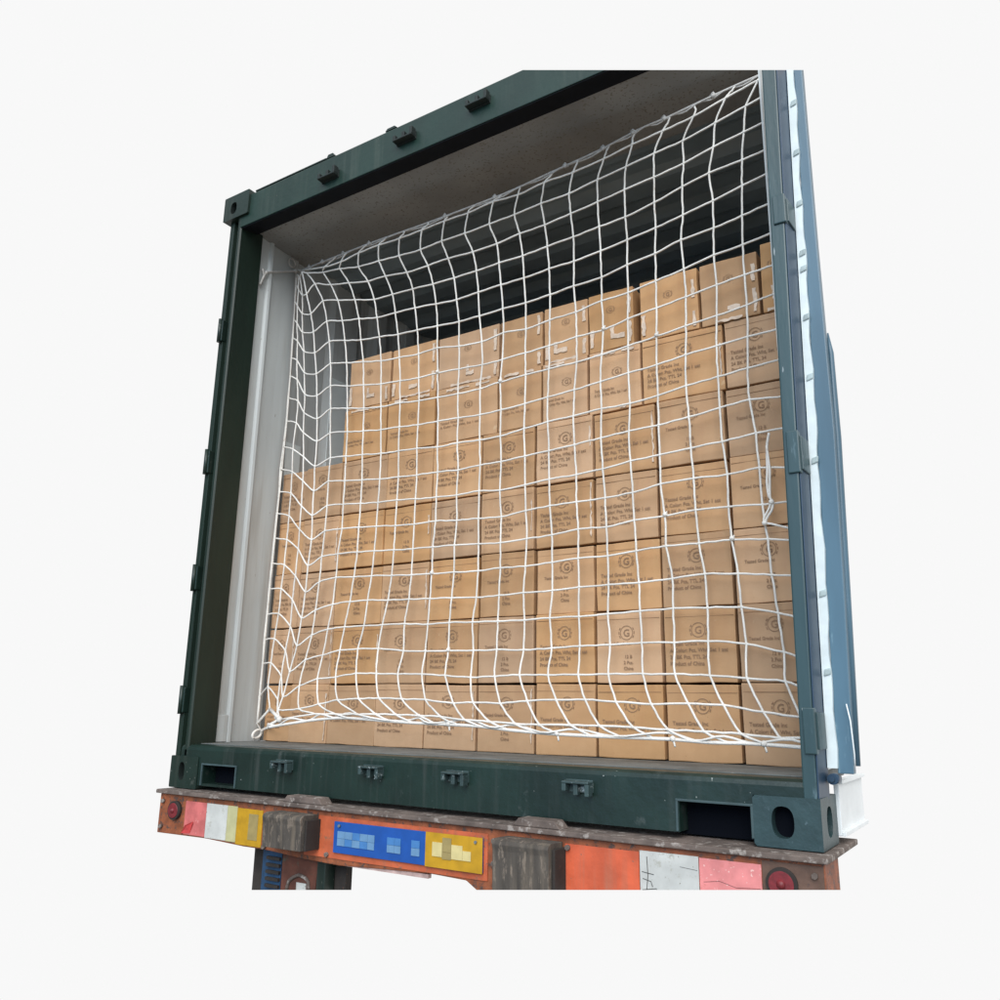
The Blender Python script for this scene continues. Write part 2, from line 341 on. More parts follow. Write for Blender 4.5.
# left corner post
mb = MB()
mb.prism([(0.0, 0.012), (0.026, 0.012), (0.030, 0.034), (0.066, 0.036), (0.069, 0.0), (0.082, 0.0), (0.088, 0.006), (0.086, 0.13), (0.0, 0.13)], 0.118, 2.478, 'z', bev=0.0015)
part(mb, "corner_post", M['green_post'])
for z in (1.93, 1.32, 0.82, 0.33):
    mb = MB(); mb.box(0.0, 0.030, 0.001, 0.030, z-0.05, z+0.05, 0.004); mb.tube([(0.014, 0.0, z-0.055), (0.014, 0.0, z+0.055)], 0.009, 12)
    part(mb, "hinge", M['green'])
# right corner post (leans a touch), its outer side painted with the blue of reflected sky
mb = MB()
def lean(z): return 2.396+0.0137*z, 2.4285+0.0175*z, 2.4365+0.0193*z
z0, z1 = 0.112, 2.45
a0, b0, c0 = lean(z0); a1, b1, c1 = lean(z1)
mb.hexa([(a0, 0.0, z0), (b0, 0.0, z0), (b0, 0.10, z0), (a0, 0.10, z0), (a1, 0.0, z1), (b1, 0.0, z1), (b1, 0.10, z1), (a1, 0.10, z1)], 0.004)
part(mb, "corner_post", M['bluegreen'], label="blue green right corner post")
mb = MB()
mb.hexa([(b0+0.0005, 0.004, z0), (b0+0.004, 0.004, z0), (c0, 0.10, z0), (b0+0.0005, 0.10, z0), (b1+0.0005, 0.004, z1), (b1+0.004, 0.004, z1), (c1, 0.10, z1), (b1+0.0005, 0.10, z1)], 0.001)
part(mb, "post_side", M['blue'])
for z, hh in ((1.705, 0.045), (0.985, 0.058), (0.275, 0.055)):
    a, b, c = lean(z); mb = MB()
    mb.box(a+0.010, b+0.006, -0.006, 0.02, z-hh, z+hh, 0.003); mb.hexa([(b+0.003, 0.012, z-hh*0.8), (b+0.010, 0.012, z-hh*0.8), (b+0.014, 0.075, z-hh*0.8), (b+0.003, 0.075, z-hh*0.8), (b+0.003, 0.012, z+hh*0.8), (b+0.010, 0.012, z+hh*0.8), (b+0.014, 0.075, z+hh*0.8), (b+0.003, 0.075, z+hh*0.8)], 0.002)
    part(mb, "hinge", M['bluegreen'])

# swung-open right door, seen edge-on
door_o = [(2.462, 0.172), (2.500, 0.172), (2.513, 0.60), (2.524, 1.06), (2.522, 1.35), (2.521, 1.62), (2.5225, 2.30), (2.500, 2.30), (2.487, 1.60), (2.477, 1.06)]
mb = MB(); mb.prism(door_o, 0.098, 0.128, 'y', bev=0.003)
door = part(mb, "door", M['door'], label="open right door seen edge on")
mb = MB(); P = []
n = 46
L_, R_ = [], []
for k in range(n+1):
    z = 0.185+(2.30-0.185)*k/n; w = 0.0022*math.sin(k*1.7)+0.0015*math.sin(k*0.63+1)
    L_.append((2.4375+0.0193*z, z)); R_.append((2.460+0.0182*z+w, z))
mb.prism(L_+R_[::-1], 0.086, 0.104, 'y')
g = part(mb, "door_gasket", M['gasket'], door)
for z in (2.10, 1.93, 1.76, 1.60, 1.55, 1.40, 1.22, 0.98, 0.62, 0.42):
    mb = MB(); x = 2.452+0.0193*z; mb.hexa([(x-0.010, 0.082, z-0.012), (x+0.008, 0.082, z-0.007), (x+0.008, 0.088, z-0.007), (x-0.010, 0.088, z-0.012), (x-0.007, 0.080, z+0.006), (x+0.010, 0.080, z+0.010), (x+0.010, 0.088, z+0.010), (x-0.007, 0.088, z+0.006)], 0.003)
    part(mb, "gasket_clip", M['clip'], door)
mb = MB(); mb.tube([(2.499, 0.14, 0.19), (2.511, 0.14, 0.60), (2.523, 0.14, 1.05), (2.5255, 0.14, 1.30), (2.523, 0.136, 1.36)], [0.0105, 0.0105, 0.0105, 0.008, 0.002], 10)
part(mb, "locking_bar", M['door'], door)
mb = MB(); mb.tube([(2.498, 0.085, 0.34), (2.506, 0.075, 0.30), (2.508, 0.08, 0.22), (2.505, 0.09, 0.18)], 0.0016, 8); part(mb, "bar_handle", M['rail'], door)  # near-white so the handle carries a painted highlight
mb = MB(); mb.cyl((2.455, 0.09, 0.160), 0.013, 0.05, 'y', 16); mb.cyl((2.455, 0.062, 0.160), 0.006, 0.012, 'y', 12); part(mb, "hinge_pin", M['blue'], door)
mb = MB(); mb.box(2.4335, 2.447, 0.172, 0.49, 0.016, 0.150, 0.003); mb.box(2.447, 2.456, 0.172, 0.49, 0.016, 0.026, 0.001)
mb.box(2.4475, 2.456, 0.172, 0.49, 0.142, 0.150, 0.001)
part(mb, "bottom_side_rail", M['rail'])

# inner left wall: inner post, flat strip, then corrugations
pl = [(0.085, 0.1305), (0.070, 0.136), (0.066, 0.188), (0.078, 0.195), (0.080, 0.207), (0.064, 0.215), (0.059, 0.30), (0.058, 0.384), (0.044, 0.400), (0.042, 0.62), (0.060, 0.66), (0.060, 0.83)]
y = 0.88
while y < 2.15: pl += [(0.026, y), (0.026, y+0.06), (0.058, y+0.11), (0.058, y+0.18)]; y += 0.245
pl += [(0.058, 2.2)]
mb = MB(); mb.prism(pl+[(0.0, 2.2), (0.0, 0.1305)], 0.1645, 2.495, 'z')
part(mb, "side_wall", M['grey'])
mb = MB(); mb.box(0.0665, 0.076, 0.138, 0.190, 0.166, 0.272, 0.002); part(mb, "weld_plate", M['grey'])
mb = MB(); mb.box(0.0605, 0.064, 0.655, 0.86, 1.28, 1.93, 0.001); part(mb, "pale_wall_panel", M['pale'])  # paler panels laid over parts of the left wall
mb = MB(); mb.box(0.0445, 0.048, 0.41, 0.50, 1.28, 1.52, 0.001); part(mb, "pale_wall_panel", M['pale'])
mb = MB()
mb.prism([(2.392, 0.101), (2.368, 0.60), (2.080, 1.9), (2.08, 2.2), (2.10, 2.2), (2.10, 1.9), (2.378, 0.60), (2.397, 0.101)], 0.1645, 2.449, 'z')
part(mb, "side_wall", M['grey'])
mb = MB(); mb.box(0.0, 2.09, 2.2005, 2.23, 0.13, 2.47); part(mb, "end_wall", M['deep_shade'])  # unseen; kept dark to hold back bounced light
# roof: flat front panel, then transverse corrugations
mb = MB(); mb.box(0.010, 2.40, 0.0935, 0.47, 2.4495, 2.50); part(mb, "roof_panel", M['roof'])
pr = [(0.4705, 2.4495)]; y = 0.50
while y < 2.1: pr += [(y, 2.4495), (y+0.05, 2.476), (y+0.14, 2.476), (y+0.19, 2.4495)]; y += 0.28
pr += [(2.25, 2.4495), (2.25, 2.50), (0.4705, 2.50)]
# the corrugated roof narrows with the wall
mb = MB(); mb.prism(pr, 0.010, 2.38, 'x')
for v in mb.bm.verts:
    if v.co.x > 1 and v.co.y > 0.60: v.co.x = 2.38 - (v.co.y-0.60)*0.2
part(mb, "corrugated_roof", M['deep_shade'])

# ================================================================== TRUCK TAIL
truck = thing("truck_tail_beam", "weathered orange truck tail beam with reflective stripes and a blue and yellow plate under the container", "truck tail")
def tp(mb, name, m, parent=None, label=None):
    o = mb.build(name, m, parent if parent is not None else truck)
    if label: o["label"] = label
    return o
YB = -0.05
mb = MB()
mb.prism([(0.02, -0.0175), (0.02, -0.160), (0.30, -0.157), (0.50, -0.165), (0.62, -0.165), (0.80, -0.175), (0.952, -0.179), (1.14, -0.170), (1.32, -0.163), (1.45, -0.167), (1.49, -0.19), (1.50, -0.32), (2.447, -0.32), (2.447, -0.0175)], YB, 0.10, 'y', bev=0.004)
tp(mb, "beam", M['ochre'])
mb = MB(); mb.box(0.010, 2.458, -0.066, 0.30, -0.017, -0.003, 0.003)
tp(mb, "top_flange", M['rust'])
for a, b in ((0.69, 0.875), (1.61, 1.765)):
    mb = MB(); mb.prism([(a, -0.0025), (a+0.02, 0.019), (b-0.02, 0.019), (b, -0.0025)], -0.060, -0.008, 'y', bev=0.003); tp(mb, "locating_plate", M['rust'])
def stripe(name, x0, x1, z0, z1, m, label, y=0.003, skew=0.0):
    mb = MB(); mb.hexa([(x0, YB-y, z0), (x1, YB-y, z0), (x1, YB+0.002, z0), (x0, YB+0.002, z0), (x0+skew, YB-y, z1), (x1+skew, YB-y, z1), (x1+skew, YB+0.002, z1), (x0+skew, YB+0.002, z1)], 0.0008)
    return tp(mb, name, m, label=label)
stripe("reflective_stripe", 0.177, 0.296, -0.152, -0.036, M['pink'], "torn red reflective stripe")
stripe("reflective_stripe", 0.297, 0.410, -0.154, -0.036, M['white'], "dirty white reflective stripe")
stripe("reflective_stripe", 0.411, 0.462, -0.155, -0.036, M['cream'], "yellowed white stripe")
stripe("painted_panel", 0.463, 0.592, -0.160, -0.040, M['yellow'], "yellow painted panel")
stripe("colour_patch", 0.525, 0.572, -0.140, -0.055, M['plate_olive'], "dirty patch on the yellow panel", 0.0045)
stripe("painted_panel", 0.800, 1.525, -0.160, -0.034, M['orange'], "orange painted panel round the plate")
stripe("painted_panel", 2.304, 2.444, -0.30, -0.024, M['endrust'], "dirty brown end panel")
stripe("painted_panel", 1.775, 1.990, -0.30, -0.036, M['orange2'], "bright orange painted panel")
stripe("reflective_stripe", 1.992, 2.148, -0.30, -0.032, M['white'], "cracked white reflective stripe")
stripe("reflective_stripe", 2.150, 2.302, -0.30, -0.034, M['pink2'], "faded red reflective stripe")
# torn flap on the left red stripe
mb = MB(); mb.hexa([(0.165, YB-0.004, -0.150), (0.215, YB-0.004, -0.146), (0.215, YB-0.001, -0.146), (0.165, YB-0.001, -0.150), (0.200, YB-0.016, -0.118), (0.235, YB-0.010, -0.104), (0.235, YB-0.008, -0.104), (0.200, YB-0.013, -0.118)]); tp(mb, "torn_flap", M['red'])
# cracks in the white and red stripes
mb = MB()
def crack(pts, r=0.0008): mb.tube([(x, YB-0.0036, z) for x, z in pts], r, 5)
crack([(2.012, -0.045), (2.014, -0.09), (2.009, -0.13), (2.012, -0.20)]); crack([(1.998, -0.082), (2.030, -0.086)]); crack([(1.998, -0.125), (2.036, -0.118), (2.04, -0.13)]); crack([(2.0, -0.098), (2.022, -0.103), (2.026, -0.115)])
crack([(2.16, -0.088), (2.20, -0.082), (2.24, -0.092), (2.30, -0.088)], 0.0004); crack([(2.10, -0.06), (2.145, -0.064)], 0.0004); crack([(2.10, -0.115), (2.145, -0.112)], 0.0004)
tp(mb, "stripe_cracks", M['dark'])
# round reflectors
def reflector(x, z, r):
    mb = MB(); mb.cyl((x, YB-0.006, z), r, 0.018, 'y', 28); o = tp(mb, "reflector_rim", M['dark'])
    mb = MB(); mb.cyl((x, YB-0.012, z), r*0.80, 0.012, 'y', 28); mb.blob(Vector((x, YB-0.016, z)), r*0.35); tp(mb, "reflector_lens", M['lens'], o)
reflector(0.122, -0.073, 0.033); reflector(2.350, -0.070, 0.036)
# number plate area, colour blocks stand in for its blurred lettering
mb = MB(); mb.box(0.935, 1.512, YB-0.010, YB-0.0035, -0.140, -0.046, 0.001); pb = tp(mb, "number_plate", M['plate_blue'], label="blue and yellow plate with blurred unreadable face")
mb = MB(); mb.box(1.308, 1.513, YB-0.0122, YB-0.0105, -0.141, -0.045); tp(mb, "yellow_field", M['yellow'], pb)
mb = MB(); x = 0.955; ry = [(-0.074, -0.096), (-0.096, -0.118)]
rnd = random.Random(3)
for i, (a, b) in enumerate(((0.953, 0.985), (0.985, 1.017), (1.017, 1.049), (1.049, 1.081), (1.081, 1.109), (1.16, 1.19), (1.19, 1.214), (1.255, 1.287))):
    for j, (t, u) in enumerate(ry):
        if i == 7 and j == 1 and False: continue
        mb.box(a, b-0.0008, YB-0.0124, YB-0.0105, u+0.0008, t, mi=0 if rnd.random() < 0.6 else 1)
tp(mb, "colour_patch", [M['plate_pale'], M['plate_mid']], pb)
mb = MB()
for a, b, t, u, k in ((1.335, 1.372, -0.070, -0.110, 0), (1.372, 1.405, -0.055, -0.095, 1), (1.405, 1.445, -0.072, -0.112, 0), (1.445, 1.475, -0.085, -0.112, 0), (1.372, 1.405, -0.095, -0.115, 1)):
    mb.box(a, b-0.0008, YB-0.0142, YB-0.0125, u, t-0.0008, mi=k)
tp(mb, "colour_patch", [M['plate_cream'], M['plate_olive']], pb)
mb = MB(); mb.box(0.948, 1.31, -0.046, -0.030, -0.178, -0.166); tp(mb, "lower_strip", M['pinkish'])
# rubber buffers with hooded tops
def buffer(x0, x1, zb):
    mb = MB()
    mb.prism([(-0.0515, -0.032), (-0.118, -0.030), (-0.132, -0.035), (-0.136, -0.044), (-0.132, -0.060), (-0.128, zb), (-0.0515, zb)], x0, x1, 'x', bev=0.002)
    b = tp(mb, "rubber_buffer", M['rubber'])
    mb = MB(); mb.box(x1+0.0005, x1+0.010, -0.115, -0.052, zb, -0.045, 0.002); mb.box(x0-0.010, x0-0.0005, -0.115, -0.052, zb, -0.045, 0.002)
    tp(mb, "buffer_bracket", M['dark'], b)
buffer(0.681, 0.858, -0.138); buffer(1.592, 1.768, -0.32)
# fittings hanging below the beam
mb = MB(); mb.box(0.475, 0.915, 0.03, 0.06, -0.33, -0.166); tp(mb, "hanging_bracket", M['dark'])
mb = MB(); mb.box(0.562, 0.655, -0.01, 0.028, -0.33, -0.17, 0.002); q = tp(mb, "blue_lamp_box", M['blueplastic'])
mb = MB()
for k in range(5): mb.box(0.590, 0.654, -0.020, -0.0105, -0.20-0.022*k, -0.19-0.022*k)
tp(mb, "lamp_grille", M['dark'], q)
mb = MB(); mb.prism([(0.660, -0.175), (0.830, -0.175), (0.815, -0.33), (0.660, -0.33)], -0.012, 0.028, 'y', bev=0.003); q = tp(mb, "rusty_hanger_plate", M['redrust'])
mb = MB(); mb.box(0.738, 0.782, -0.016, -0.0125, -0.285, -0.258); tp(mb, "sticker", M['white'], q)
mb = MB(); mb.tube(crom([(0.685, -0.014, -0.33), (0.70, -0.014, -0.26), (0.745, -0.014, -0.235), (0.79, -0.014, -0.25), (0.80, -0.014, -0.33)]), 0.006, 8); tp(mb, "cable_loop", M['rust'], q)
mb = MB(); mb.box(0.832, 0.868, -0.02, 0.028, -0.33, -0.178, 0.003); tp(mb, "hanger_strut", M['green'])

# bolts along the beam
for x, z in ((0.045, -0.045), (0.045, -0.135), (0.612, -0.155), (0.905, -0.150), (1.548, -0.05), (1.548, -0.11), (1.785, -0.045), (2.425, -0.045)):
    mb = MB(); mb.cyl((x, YB-0.006, z), 0.0075, 0.012, 'y', 6); tp(mb, "bolt", M['rust'])
for x in (0.96, 1.49):
    mb = MB(); mb.cyl((x, YB-0.014, -0.058), 0.0045, 0.006, 'y', 10); mb.build("plate_screw", M['steel'], pb)
NET = {
 1: [(1,0.085,0.362,2.361), (2,0.085,0.356,2.306), (3,0.085,0.359,2.212), (4,0.085,0.361,2.117), (5,0.085,0.361,2.023), (6,0.085,0.363,1.92), (7,0.085,0.366,1.829), (8,0.085,0.364,1.718), (9,0.085,0.365,1.603), (10,0.085,0.359,1.474), (11,0.085,0.352,1.367), (12,0.085,0.356,1.258), (13,0.085,0.353,1.156), (14,0.085,0.349,1.041), (15,0.085,0.347,0.926), (16,0.085,0.344,0.812), (17,0.085,0.343,0.701), (18,0.085,0.34,0.588), (19,0.085,0.342,0.486), (20,0.085,0.339,0.346), (21,0.085,0.339,0.239)],
 2: [(1,0.133,0.325,2.321), (2,0.133,0.329,2.254), (3,0.133,0.332,2.165), (4,0.137,0.334,2.077), (5,0.148,0.336,1.982), (6,0.152,0.338,1.885), (7,0.165,0.338,1.783), (8,0.179,0.339,1.676), (9,0.18,0.339,1.569), (10,0.171,0.339,1.445), (11,0.178,0.339,1.336), (12,0.18,0.339,1.237), (13,0.18,0.339,1.131), (14,0.178,0.339,1.023), (15,0.174,0.339,0.911), (16,0.167,0.339,0.806), (17,0.162,0.339,0.699), (18,0.148,0.339,0.592), (19,0.148,0.331,0.488), (20,0.155,0.319,0.388), (21,0.197,0.301,0.298)],
 3: [(1,0.157,0.311,2.302), (2,0.176,0.318,2.202), (3,0.179,0.324,2.11), (4,0.184,0.329,2.015), (5,0.2,0.333,1.916), (6,0.211,0.335,1.807), (7,0.224,0.337,1.698), (8,0.228,0.337,1.608), (9,0.233,0.337,1.511), (10,0.245,0.337,1.396), (11,0.252,0.337,1.283), (12,0.255,0.337,1.168), (13,0.254,0.337,1.062), (14,0.255,0.337,0.975), (15,0.25,0.337,0.857), (16,0.243,0.337,0.753), (17,0.242,0.337,0.642), (18,0.224,0.337,0.538), (19,0.226,0.322,0.433), (20,0.244,0.297,0.335), (21,0.284,0.263,0.267)],
 4: [(1,0.209,0.276,2.294), (2,0.238,0.287,2.179), (3,0.267,0.296,2.073), (4,0.285,0.303,1.979), (5,0.298,0.309,1.876), (6,0.314,0.313,1.771), (7,0.324,0.315,1.664), (8,0.335,0.316,1.553), (9,0.344,0.316,1.446), (10,0.343,0.316,1.331), (11,0.347,0.316,1.22), (12,0.348,0.316,1.11), (13,0.354,0.316,1.002), (14,0.343,0.316,0.89), (15,0.34,0.316,0.778), (16,0.328,0.316,0.669), (17,0.312,0.316,0.555), (18,0.282,0.316,0.449), (19,0.276,0.294,0.347), (20,0.296,0.256,0.295), (21,0.363,0.204,0.259)],
 5: [(1,0.235,0.281,2.286), (2,0.278,0.296,2.225), (3,0.327,0.308,2.129), (4,0.352,0.317,2.024), (5,0.369,0.325,1.923), (6,0.38,0.331,1.814), (7,0.386,0.334,1.706), (8,0.395,0.335,1.595), (9,0.403,0.335,1.481), (10,0.414,0.335,1.365), (11,0.411,0.335,1.259), (12,0.413,0.335,1.149), (13,0.411,0.335,1.039), (14,0.403,0.335,0.929), (15,0.398,0.335,0.822), (16,0.387,0.335,0.703), (17,0.376,0.335,0.6), (18,0.348,0.335,0.498), (19,0.355,0.305,0.391), (20,0.413,0.255,0.301), (21,0.578,0.185,0.284)],
 6: [(0,0.365,0.265,2.269), (1,0.341,0.281,2.258), (2,0.383,0.296,2.189), (3,0.422,0.308,2.106), (4,0.449,0.317,2.001), (5,0.465,0.325,1.904), (6,0.479,0.331,1.795), (7,0.487,0.334,1.685), (8,0.496,0.335,1.579), (9,0.505,0.335,1.469), (10,0.506,0.335,1.358), (11,0.509,0.335,1.248), (12,0.508,0.335,1.145), (13,0.509,0.335,1.038), (14,0.495,0.335,0.932), (15,0.492,0.335,0.833), (16,0.484,0.335,0.722), (17,0.465,0.335,0.62), (18,0.446,0.335,0.516), (19,0.454,0.305,0.419), (20,0.519,0.255,0.32), (21,0.681,0.185,0.284)],
 7: [(0,0.468,0.265,2.265), (1,0.448,0.281,2.244), (2,0.496,0.296,2.167), (3,0.528,0.308,2.079), (4,0.55,0.317,1.985), (5,0.562,0.325,1.884), (6,0.579,0.331,1.778), (7,0.585,0.334,1.67), (8,0.594,0.335,1.561), (9,0.598,0.335,1.456), (10,0.601,0.335,1.35), (11,0.606,0.335,1.239), (12,0.606,0.335,1.136), (13,0.604,0.335,1.035), (14,0.603,0.335,0.931), (15,0.592,0.335,0.828), (16,0.578,0.335,0.728), (17,0.557,0.335,0.626), (18,0.539,0.335,0.533), (19,0.553,0.305,0.426), (20,0.618,0.255,0.337), (21,0.79,0.185,0.286)],
 8: [(0,0.575,0.265,2.278), (1,0.561,0.281,2.221), (2,0.611,0.296,2.142), (3,0.644,0.308,2.05), (4,0.656,0.317,1.963), (5,0.67,0.325,1.872), (6,0.681,0.331,1.76), (7,0.685,0.334,1.654), (8,0.69,0.335,1.549), (9,0.697,0.335,1.445), (10,0.704,0.335,1.34), (11,0.706,0.335,1.229), (12,0.703,0.335,1.13), (13,0.7,0.335,1.029), (14,0.695,0.335,0.927), (15,0.687,0.335,0.826), (16,0.673,0.335,0.728), (17,0.661,0.335,0.626), (18,0.636,0.335,0.536), (19,0.66,0.305,0.439), (20,0.726,0.255,0.342), (21,0.876,0.185,0.288)],
 9: [(0,0.692,0.265,2.281), (1,0.682,0.281,2.214), (2,0.712,0.296,2.139), (3,0.746,0.308,2.047), (4,0.76,0.317,1.96), (5,0.774,0.325,1.859), (6,0.784,0.331,1.752), (7,0.79,0.334,1.646), (8,0.794,0.335,1.547), (9,0.797,0.335,1.441), (10,0.799,0.335,1.336), (11,0.804,0.335,1.224), (12,0.802,0.335,1.128), (13,0.801,0.335,1.022), (14,0.798,0.335,0.922), (15,0.794,0.335,0.82), (16,0.78,0.335,0.723), (17,0.757,0.335,0.626), (18,0.742,0.335,0.535), (19,0.764,0.305,0.438), (20,0.826,0.255,0.346), (21,0.969,0.185,0.288)],
 10: [(0,0.808,0.265,2.276), (1,0.796,0.281,2.204), (2,0.833,0.296,2.121), (3,0.86,0.308,2.041), (4,0.867,0.317,1.955), (5,0.88,0.325,1.853), (6,0.886,0.331,1.745), (7,0.891,0.334,1.638), (8,0.895,0.335,1.536), (9,0.895,0.335,1.432), (10,0.895,0.335,1.332), (11,0.9,0.335,1.219), (12,0.898,0.335,1.12), (13,0.897,0.335,1.018), (14,0.895,0.335,0.918), (15,0.893,0.335,0.815), (16,0.885,0.335,0.72), (17,0.868,0.335,0.626), (18,0.869,0.335,0.523), (19,0.871,0.305,0.435), (20,0.934,0.255,0.343), (21,1.073,0.185,0.287)],
 11: [(0,0.93,0.265,2.277), (1,0.913,0.281,2.196), (2,0.946,0.296,2.12), (3,0.967,0.308,2.034), (4,0.981,0.317,1.943), (5,0.985,0.325,1.845), (6,0.984,0.331,1.75), (7,0.987,0.334,1.64), (8,0.993,0.335,1.532), (9,0.997,0.335,1.43), (10,0.999,0.335,1.321), (11,1.004,0.335,1.217), (12,1.002,0.335,1.114), (13,1.002,0.335,1.019), (14,0.994,0.335,0.917), (15,0.993,0.335,0.812), (16,0.988,0.335,0.717), (17,0.981,0.335,0.62), (18,0.975,0.335,0.521), (19,0.986,0.305,0.433), (20,1.045,0.255,0.341), (21,1.168,0.185,0.284)],
 12: [(0,1.048,0.265,2.281), (1,1.026,0.281,2.203), (2,1.052,0.296,2.121), (3,1.075,0.308,2.031), (4,1.086,0.317,1.933), (5,1.094,0.325,1.836), (6,1.094,0.331,1.731), (7,1.095,0.334,1.634), (8,1.092,0.335,1.528), (9,1.096,0.335,1.426), (10,1.096,0.335,1.322), (11,1.103,0.335,1.211), (12,1.099,0.335,1.111), (13,1.105,0.335,1.01), (14,1.096,0.335,0.915), (15,1.097,0.335,0.81), (16,1.089,0.335,0.714), (17,1.083,0.335,0.623), (18,1.082,0.335,0.518), (19,1.092,0.305,0.428), (20,1.169,0.255,0.331), (21,1.266,0.185,0.277)],
 13: [(0,1.168,0.265,2.278), (1,1.144,0.281,2.2), (2,1.176,0.296,2.113), (3,1.187,0.308,2.03), (4,1.193,0.317,1.938), (5,1.194,0.325,1.837), (6,1.204,0.331,1.724), (7,1.208,0.334,1.626), (8,1.198,0.335,1.528), (9,1.201,0.335,1.419), (10,1.201,0.335,1.317), (11,1.207,0.335,1.216), (12,1.204,0.335,1.114), (13,1.204,0.335,1.007), (14,1.207,0.335,0.909), (15,1.207,0.335,0.807), (16,1.202,0.335,0.709), (17,1.187,0.335,0.619), (18,1.194,0.335,0.516), (19,1.205,0.305,0.42), (20,1.252,0.255,0.334), (21,1.369,0.185,0.272)],
 14: [(0,1.292,0.265,2.287), (1,1.263,0.281,2.204), (2,1.292,0.296,2.114), (3,1.295,0.308,2.033), (4,1.3,0.317,1.94), (5,1.306,0.325,1.838), (6,1.307,0.331,1.738), (7,1.301,0.334,1.628), (8,1.293,0.335,1.537), (9,1.297,0.335,1.422), (10,1.297,0.335,1.317), (11,1.301,0.335,1.214), (12,1.298,0.335,1.105), (13,1.306,0.335,1.001), (14,1.304,0.335,0.904), (15,1.305,0.335,0.811), (16,1.301,0.335,0.711), (17,1.298,0.335,0.619), (18,1.294,0.335,0.517), (19,1.306,0.305,0.424), (20,1.364,0.255,0.332), (21,1.466,0.185,0.268)],
 15: [(0,1.407,0.265,2.276), (1,1.381,0.281,2.205), (2,1.397,0.296,2.125), (3,1.405,0.308,2.031), (4,1.406,0.317,1.939), (5,1.411,0.325,1.836), (6,1.409,0.331,1.729), (7,1.405,0.334,1.632), (8,1.406,0.335,1.542), (9,1.404,0.335,1.426), (10,1.401,0.335,1.328), (11,1.406,0.335,1.221), (12,1.407,0.335,1.11), (13,1.412,0.335,1.012), (14,1.417,0.335,0.908), (15,1.412,0.335,0.809), (16,1.404,0.335,0.714), (17,1.409,0.335,0.618), (18,1.406,0.335,0.514), (19,1.408,0.305,0.428), (20,1.471,0.255,0.341), (21,1.556,0.185,0.267)],
 16: [(0,1.528,0.265,2.289), (1,1.504,0.281,2.213), (2,1.512,0.296,2.125), (3,1.516,0.308,2.038), (4,1.519,0.317,1.946), (5,1.518,0.325,1.841), (6,1.514,0.331,1.74), (7,1.51,0.334,1.636), (8,1.508,0.335,1.545), (9,1.503,0.335,1.434), (10,1.502,0.335,1.337), (11,1.508,0.335,1.225), (12,1.509,0.335,1.119), (13,1.512,0.335,1.019), (14,1.521,0.335,0.912), (15,1.521,0.335,0.814), (16,1.521,0.335,0.715), (17,1.512,0.335,0.621), (18,1.518,0.335,0.517), (19,1.521,0.305,0.427), (20,1.579,0.255,0.345), (21,1.667,0.185,0.269)],
 17: [(0,1.651,0.265,2.286), (1,1.626,0.281,2.214), (2,1.624,0.296,2.137), (3,1.628,0.308,2.042), (4,1.625,0.317,1.946), (5,1.62,0.325,1.849), (6,1.625,0.331,1.744), (7,1.625,0.334,1.645), (8,1.623,0.335,1.545), (9,1.613,0.335,1.44), (10,1.609,0.335,1.341), (11,1.611,0.335,1.231), (12,1.618,0.335,1.119), (13,1.618,0.335,1.021), (14,1.624,0.335,0.923), (15,1.623,0.335,0.82), (16,1.625,0.335,0.721), (17,1.624,0.335,0.621), (18,1.627,0.335,0.522), (19,1.635,0.305,0.427), (20,1.684,0.255,0.347), (21,1.766,0.185,0.27)],
 18: [(0,1.779,0.265,2.295), (1,1.745,0.281,2.229), (2,1.737,0.296,2.147), (3,1.735,0.308,2.05), (4,1.735,0.317,1.954), (5,1.734,0.325,1.852), (6,1.73,0.331,1.761), (7,1.734,0.334,1.646), (8,1.724,0.335,1.552), (9,1.718,0.335,1.449), (10,1.721,0.335,1.347), (11,1.716,0.335,1.24), (12,1.722,0.335,1.126), (13,1.728,0.335,1.021), (14,1.732,0.335,0.919), (15,1.734,0.335,0.819), (16,1.736,0.335,0.721), (17,1.732,0.335,0.624), (18,1.737,0.335,0.523), (19,1.742,0.305,0.428), (20,1.792,0.255,0.341), (21,1.876,0.185,0.268)],
 19: [(0,1.893,0.265,2.312), (1,1.86,0.281,2.241), (2,1.845,0.296,2.159), (3,1.841,0.308,2.056), (4,1.841,0.317,1.967), (5,1.837,0.325,1.872), (6,1.834,0.331,1.764), (7,1.83,0.334,1.665), (8,1.827,0.335,1.562), (9,1.826,0.335,1.461), (10,1.829,0.335,1.345), (11,1.823,0.335,1.247), (12,1.825,0.335,1.139), (13,1.832,0.335,1.028), (14,1.834,0.335,0.932), (15,1.839,0.335,0.827), (16,1.845,0.335,0.721), (17,1.846,0.335,0.629), (18,1.85,0.335,0.526), (19,1.863,0.305,0.427), (20,1.908,0.255,0.336), (21,1.987,0.185,0.263)],
 20: [(0,2.012,0.265,2.32), (1,1.969,0.281,2.254), (2,1.961,0.296,2.17), (3,1.953,0.308,2.075), (4,1.951,0.317,1.979), (5,1.944,0.325,1.885), (6,1.941,0.331,1.781), (7,1.938,0.334,1.679), (8,1.934,0.335,1.573), (9,1.931,0.335,1.467), (10,1.932,0.335,1.354), (11,1.931,0.335,1.25), (12,1.932,0.335,1.144), (13,1.931,0.335,1.043), (14,1.942,0.335,0.934), (15,1.943,0.335,0.834), (16,1.96,0.335,0.727), (17,1.959,0.335,0.631), (18,1.959,0.335,0.525), (19,1.968,0.305,0.426), (20,2.025,0.255,0.338), (21,2.094,0.185,0.261)],
